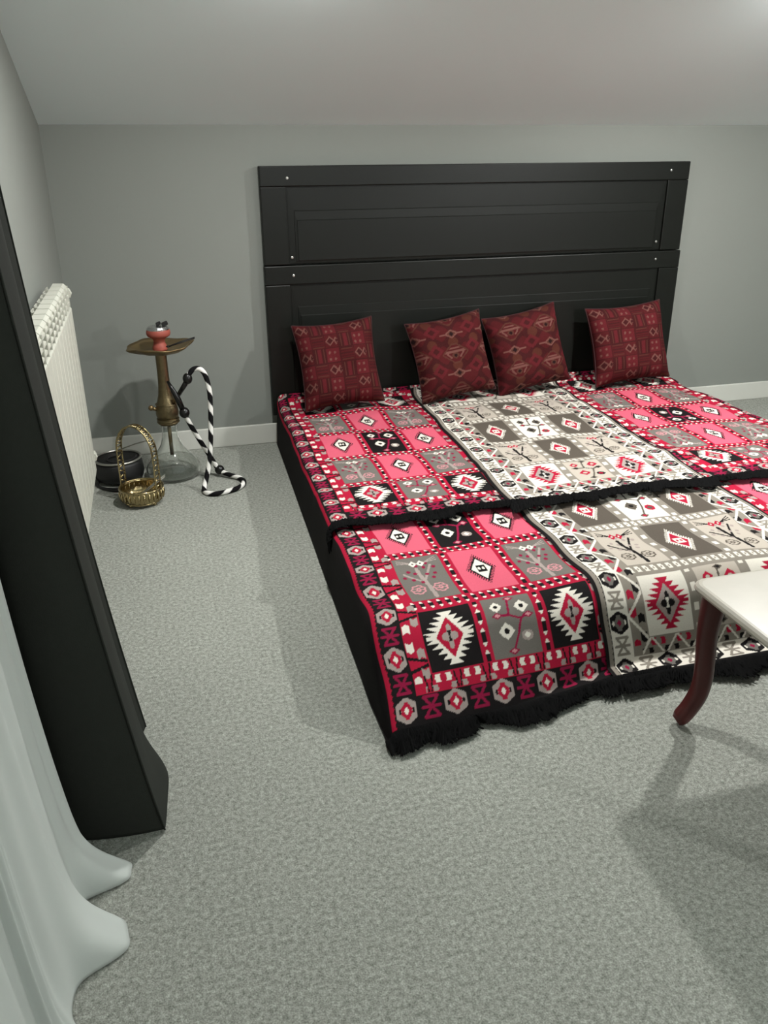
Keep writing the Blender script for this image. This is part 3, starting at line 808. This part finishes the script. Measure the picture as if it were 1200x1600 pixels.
# wavy leaf-edged tray
bm = bmesh.new()
def wav(t, z): return 1 + 0.035 * math.cos(9 * t + .4) + 0.02 * math.cos(4 * t)
n = 60; prof = [(0.012, 0.568), (0.05, 0.562), (0.09, 0.566), (0.125, 0.582), (0.137, 0.592), (0.136, 0.596), (0.123, 0.588), (0.088, 0.571), (0.05, 0.567), (0.012, 0.573)]
rings = lathe(bm, prof, n, close=False, fn=wav)
for v in bm.verts:
    rr = math.hypot(v.co.x, v.co.y)
    if rr > 0.08: v.co.z += (rr - 0.08) * (0.10 * math.cos(3 * math.atan2(v.co.y, v.co.x)) + 0.10 * v.co.x / rr)
bmesh.ops.bridge_loops(bm, edges=[e for e in bm.edges if e.is_boundary])
obj('tray', bm, M['brass_dull'], hk, True)
bm = bmesh.new()
bowl = [(0.024, 0.566), (0.030, 0.572), (0.030, 0.586), (0.025, 0.600), (0.024, 0.612), (0.030, 0.622), (0.046, 0.632), (0.050, 0.645), (0.047, 0.658), (0.043, 0.664), (0.038, 0.664)]
lathe(bm, [tuple(q) for q in spline(bowl, 40)], 28); obj('clay_bowl', bm, M['clay'], hk, True)
bm = bmesh.new(); lathe(bm, [(0.047, 0.655), (0.047, 0.662), (0.040, 0.671), (0.015, 0.672), (0.001, 0.670)], 28); obj('foil', bm, M['foil'], hk, False)
for (ax, ay, az, s) in ((0.030, -0.004, 0.681, 1.0), (0.004, 0.012, 0.68, .8)):
    bm = bmesh.new(); box(bm, ax - .013 * s, ax + .013 * s, ay - .009, ay + .009, az - .008 * s, az + .008 * s, .003, 1)
    bmesh.ops.rotate(bm, verts=bm.verts, cent=(ax, ay, az), matrix=Matrix.Rotation(-.35, 3, 'Y')); obj('charcoal', bm, M['coal'], hk)
# hose port and its black end
L3 = lambda x, y, z: (x - hx, y - hy, z)
bm = bmesh.new(); tube(bm, [(0.035, -0.02, 0.345), (0.05, -0.07, 0.385)], [0.012, 0.009], 12); obj('hose_port', bm, M['brass_dull'], hk, True)
# striped hose: port -> over the top -> floor loop -> ball -> up to the mouthpiece
Hp = [(0.100, 3.50, 0.488), (0.122, 3.50, 0.510), (0.150, 3.50, 0.508), (0.170, 3.495, 0.474), (0.179, 3.49, 0.40), (0.173, 3.48, 0.30), (0.163, 3.47, 0.20), (0.148, 3.455, 0.11), (0.128, 3.43, 0.045),
      (0.113, 3.39, 0.0135), (0.125, 3.345, 0.0115), (0.165, 3.328, 0.0115), (0.215, 3.345, 0.0115), (0.262, 3.375, 0.0115), (0.288, 3.43, 0.0115), (0.275, 3.485, 0.012), (0.235, 3.525, 0.016), (0.205, 3.555, 0.022)]
Hq = [(0.186, 3.572, 0.034), (0.170, 3.565, 0.075), (0.145, 3.55, 0.13), (0.112, 3.53, 0.205), (0.085, 3.515, 0.27), (0.072, 3.508, 0.306)]
def hose_piece(name, pts, phase=0.0):
    n = 40 * len(pts); path = spline(pts, n)
    ln = np.r_[0, np.cumsum(np.linalg.norm(np.diff(path, axis=0), axis=1))]
    nk = 20; P = np.zeros((n, nk + 1, 3)); C = np.zeros((n, nk + 1, 3))
    T = np.gradient(path, axis=0); T /= np.linalg.norm(T, axis=1)[:, None]
    N = np.array([0.3, 1.0, 0.2]); N = N - T[0] * (N @ T[0])
    for i in range(n):
        N = N - T[i] * (N @ T[i]); N /= np.linalg.norm(N); B = np.cross(T[i], N)
        for k in range(nk + 1):
            a = 2 * PI * k / nk
            P[i, k] = path[i] + 0.0105 * (N * math.cos(a) + B * math.sin(a))
            C[i, k] = (lin((222, 220, 214)) if ((ln[i] / 0.086 + k / nk + phase) % 1) < .42 else lin((18, 17, 18)))
    P -= np.array([hx, hy, 0])
    return link(name, grid_mesh(name, P, C), M['hose'], hk)
hose_piece('hose', Hp); hose_piece('hose', Hq, .3)
bm = bmesh.new(); ball(bm, L3(0.094, 3.50, 0.472), 0.020, 0.020, 0.024); tube(bm, [L3(0.088, 3.50, 0.458), L3(0.047, 3.555, 0.385)], [0.011, 0.009], 12); obj('hose_end', bm, M['black_gloss'], hk, True)
bm = bmesh.new(); ball(bm, L3(0.195, 3.565, 0.030), 0.022); obj('hose_joint', bm, M['black_gloss'], hk, True)
bm = bmesh.new(); ball(bm, L3(0.067, 3.505, 0.325), 0.022, 0.022, 0.024)
tube(bm, [L3(0.063, 3.503, 0.335), L3(0.045, 3.50, 0.39), L3(0.028, 3.505, 0.43), L3(0.012, 3.52, 0.462)], [0.011, 0.013, 0.010, 0.005], 12); obj('mouthpiece', bm, M['black_gloss'], hk, True)
# loose tongs lying on the tray
tg = tag(empty('charcoal_tongs', (hx, hy - 0.05, 0.585)), 'thin dark tongs lying on the hookah tray', 'tongs')
for s in (-1, 1):
    bm = bmesh.new(); tube(bm, [(0.035, -0.02 + s * .004, 0.013), (0.09, -0.015 + s * .012, 0.028), (0.145, -0.004 + s * .010, 0.040)], 0.0035, 8, flat=.6); obj('arm', bm, M['black_plastic'], tg, True)
bm = bmesh.new(); tube(bm, [(0.035, -0.028, 0.013), (0.028, -0.02, 0.013), (0.035, -0.012, 0.013)], 0.0035, 8); obj('bend', bm, M['black_plastic'], tg, True)

# ------------------------------------------------------------------ brass basket, its tongs and the black burner
bx, by = -0.142, 3.345
bk = tag(empty('brass_basket', (bx, by, 0)), 'small pierced brass basket with tall arched handle in front of the hookah', 'basket')
bm = bmesh.new()
def ripple(t, z): return 1 + 0.012 * math.cos(20 * t)
wallp = [(0.06, 0.012), (0.074, 0.016), (0.084, 0.032), (0.088, 0.05), (0.087, 0.07)]
lathe(bm, [tuple(q) for q in spline(wallp, 14)] + [(r_ - .003, z) for r_, z in [tuple(q) for q in spline(wallp[::-1], 14)]] + [(0.0005, 0.016)], 60, close=False, fn=ripple)
bmesh.ops.contextual_create(bm, geom=[e for e in bm.edges if e.is_boundary and all(math.hypot(v.co.x, v.co.y) > .05 for v in e.verts)])
obj('bowl', bm, M['brass_bright'], bk, True)
for z, rr, tr in ((0.072, 0.088, 0.0045), (0.016, 0.074, 0.0045)):
    bm = bmesh.new(); tube(bm, [(rr * math.cos(t), rr * math.sin(t), z) for t in np.linspace(0, 2 * PI, 61)], tr, 8); obj('rim', bm, M['brass_bright'], bk, True)
lv = bmesh.new(); tube(lv, [(0, 0, -0.022), (0, 0.002, 0), (0, 0, 0.022)], [0.002, 0.006, 0.002], 6)
bmesh.ops.recalc_face_normals(lv, faces=lv.faces); lme = bpy.data.meshes.new('rib'); lv.to_mesh(lme); lv.free(); lme.materials.append(M['brass_bright'])
for k in range(26):
    o = link('rib', lme, None, bk, True); t = 2 * PI * k / 26; o.location = (0.087 * math.cos(t), 0.087 * math.sin(t), 0.045); o.rotation_euler = (0, 0, t - PI / 2)
for k in range(4):
    t = PI / 4 + k * PI / 2
    bm = bmesh.new(); ball(bm, (0.066 * math.cos(t), 0.066 * math.sin(t), 0.008), 0.009, 0.009, 0.008); obj('foot', bm, M['brass_bright'], bk, True)
bm = bmesh.new()
arch = []
for t in np.linspace(0, PI, 41):
    arch.append((0.070 * math.cos(t), -0.050 * math.cos(t), 0.22 + 0.115 * math.sin(t)))
hpth = spline([(0.070, -0.052, 0.07), (0.070, -0.051, 0.13), (0.070, -0.050, 0.20)] + arch[4:-4:4] + [(-0.070, 0.050, 0.20), (-0.070, 0.051, 0.13), (-0.070, 0.052, 0.07)], 90)
hd = np.array([0.58, 0.81])
for off in (-0.016, 0.016):
    tube(bm, [(p[0] + hd[0] * off, p[1] + hd[1] * off, p[2]) for p in hpth], 0.0035, 8)
for i in range(2, 88, 2):
    p, q = hpth[i], hpth[i + 1]; s = 1 if (i // 2) % 2 else -1
    k_ = .016 * s; tube(bm, [(p[0] - hd[0] * k_, p[1] - hd[1] * k_, p[2]), (q[0] + hd[0] * k_, q[1] + hd[1] * k_, q[2])], 0.0035, 6)
obj('handle', bm, M['brass_bright'], bk, True)
bm = bmesh.new(); tube(bm, [(-0.070, 0.05, 0.222), (0, 0, 0.258), (0.066, -0.047, 0.285)], 0.010, 10, flat=.25); obj('crossbar', bm, M['steel'], bk, True)
tg = tag(empty('basket_tongs', (bx, by, 0.018)), 'flat steel tongs standing in the brass basket', 'tongs')
for s in (-1, 1):
    bm = bmesh.new(); tube(bm, [(-0.03, -0.03 + s * .007, 0.008), (0.03, -0.02 + s * .010, 0.05), (0.10, -0.005 + s * .010, 0.094)], 0.005, 8, flat=.35); obj('arm', bm, M['steel'], tg, True)
bm = bmesh.new(); tube(bm, [(-0.03, -0.037, 0.008), (-0.036, -0.03, 0.006), (-0.03, -0.023, 0.008)], 0.005, 8, flat=.35); obj('bend', bm, M['steel'], tg, True)

px, py = -0.238, 3.65
bn = tag(empty('charcoal_burner', (px, py, 0)), 'low round black charcoal burner with pale rim behind the brass basket', 'burner')
bm = bmesh.new(); lathe(bm, [(0.085, 0.012), (0.102, 0.016), (0.108, 0.04), (0.104, 0.085), (0.096, 0.098), (0.0005, 0.098)], 36); obj('body', bm, M['black_plastic'], bn, True)
bm = bmesh.new(); tube(bm, [(0.098 * math.cos(t), 0.098 * math.sin(t), 0.102) for t in np.linspace(0, 2 * PI, 49)], 0.0055, 8); obj('rim', bm, M['steel'], bn, True)
bm = bmesh.new(); tube(bm, [((0.012 + 0.0105 * t) * math.cos(t), (0.012 + 0.0105 * t) * math.sin(t), 0.101) for t in np.linspace(0, 6.6, 60)], 0.004, 6); obj('coil', bm, M['coal'], bn, True)
for k in range(3):
    t = 2 * PI * k / 3 + .5; bm = bmesh.new(); lathe(bm, [(0.011, 0), (0.012, 0.014)], 12, 0.075 * math.cos(t), 0.075 * math.sin(t)); obj('foot', bm, M['black_plastic'], bn)
bm = bmesh.new()
tube(bm, spline([(-0.085, -0.04, 0.02), (-0.09, -0.085, 0.007), (-0.03, -0.15, 0.006), (0.04, -0.165, 0.006), (0.075, -0.135, 0.006), (0.085, -0.10, 0.006), (0.03, -0.125, 0.006), (-0.06, -0.115, 0.006), (-0.112, -0.02, 0.006), (-0.115, 0.2, 0.006)], 90), 0.005, 8); obj('power_cord', bm, M['black_plastic'], bn, True)

# ------------------------------------------------------------------ low table
tb = tag(empty('side_table', (1.70, 1.20, 0)), 'low table with pale marble top and curved mahogany legs at the right edge', 'table')
tx, ty = 1.70, 1.20
ZT = 0.405
TX0, TX1, TY0, TY1 = 1.155, 2.25, 0.86, 1.497
pts = []
rc = 0.035
for cx, cy, a0 in ((TX1 - rc, TY1 - rc, 0), (TX0 + rc, TY1 - rc, PI / 2), (TX0 + rc, TY0 + rc, PI), (TX1 - rc, TY0 + rc, 1.5 * PI)):
    for t in np.linspace(a0, a0 + PI / 2, 7): pts.append((cx + rc * math.cos(t) - tx, cy + rc * math.sin(t) - ty))
bm = bmesh.new()
rings = []
C0 = Vector(((TX0 + TX1) / 2 - tx, (TY0 + TY1) / 2 - ty))
for ins, z in ((0.012, ZT - 0.024), (0.003, ZT - 0.020), (0.0, ZT - 0.013), (0.002, ZT - 0.006), (0.007, ZT - 0.001), (0.013, ZT)):
    ring = []
    for q in pts:
        d = Vector(q) - C0; k = Vector((math.copysign(min(ins, abs(d.x)), d.x), math.copysign(min(ins, abs(d.y)), d.y)))
        ring.append(bm.verts.new((q[0] - k.x, q[1] - k.y, z)))
    rings.append(ring)
for i in range(len(rings) - 1):
    for k in range(len(pts)): bm.faces.new((rings[i][k], rings[i][(k + 1) % len(pts)], rings[i + 1][(k + 1) % len(pts)], rings[i + 1][k]))
bm.faces.new(rings[0][::-1]); bm.faces.new(rings[-1])
obj('table_top', bm, M['tabletop'], tb)
bm = bmesh.new(); box(bm, TX0 + .12 - tx, TX1 - .12 - tx, TY0 + .12 - ty, TY1 - .12 - ty, ZT - .045, ZT - .023, .003, 1); obj('under_frame', bm, M['mahogany'], tb)
for sx, sy in ((-1, 1), (1, 1), (-1, -1), (1, -1)):
    cx = (TX0 + 0.052 if sx < 0 else TX1 - 0.052) - tx; cy = (TY1 - 0.042 if sy > 0 else TY0 + 0.042) - ty
    d = (sx * 0.9, 0.12 * sy)
    cl = [(0.000, ZT - 0.024, .026), (0.004, ZT - 0.07, .025), (0.006, 0.27, .022), (0.000, 0.20, .021), (-0.004, 0.14, .021), (0.002, 0.095, .021), (0.020, 0.055, .020), (0.042, 0.025, .019), (0.055, 0.0155, .0125)]
    pth = spline([(cx + o_ * d[0], cy + o_ * d[1], z) for o_, z, r_ in cl], 40); rr = spline([(r_ * 1.14, 0) for o_, z, r_ in cl], 40)[:, 0]
    bm = bmesh.new(); tube(bm, pth, list(rr), 12); obj('leg', bm, M['mahogany'], tb, True)
    if sx < 0:
        bm = bmesh.new(); ball(bm, (cx - 0.02, cy - .0, ZT - 0.045), 0.006); obj('stud', bm, M['screw'], tb, True)
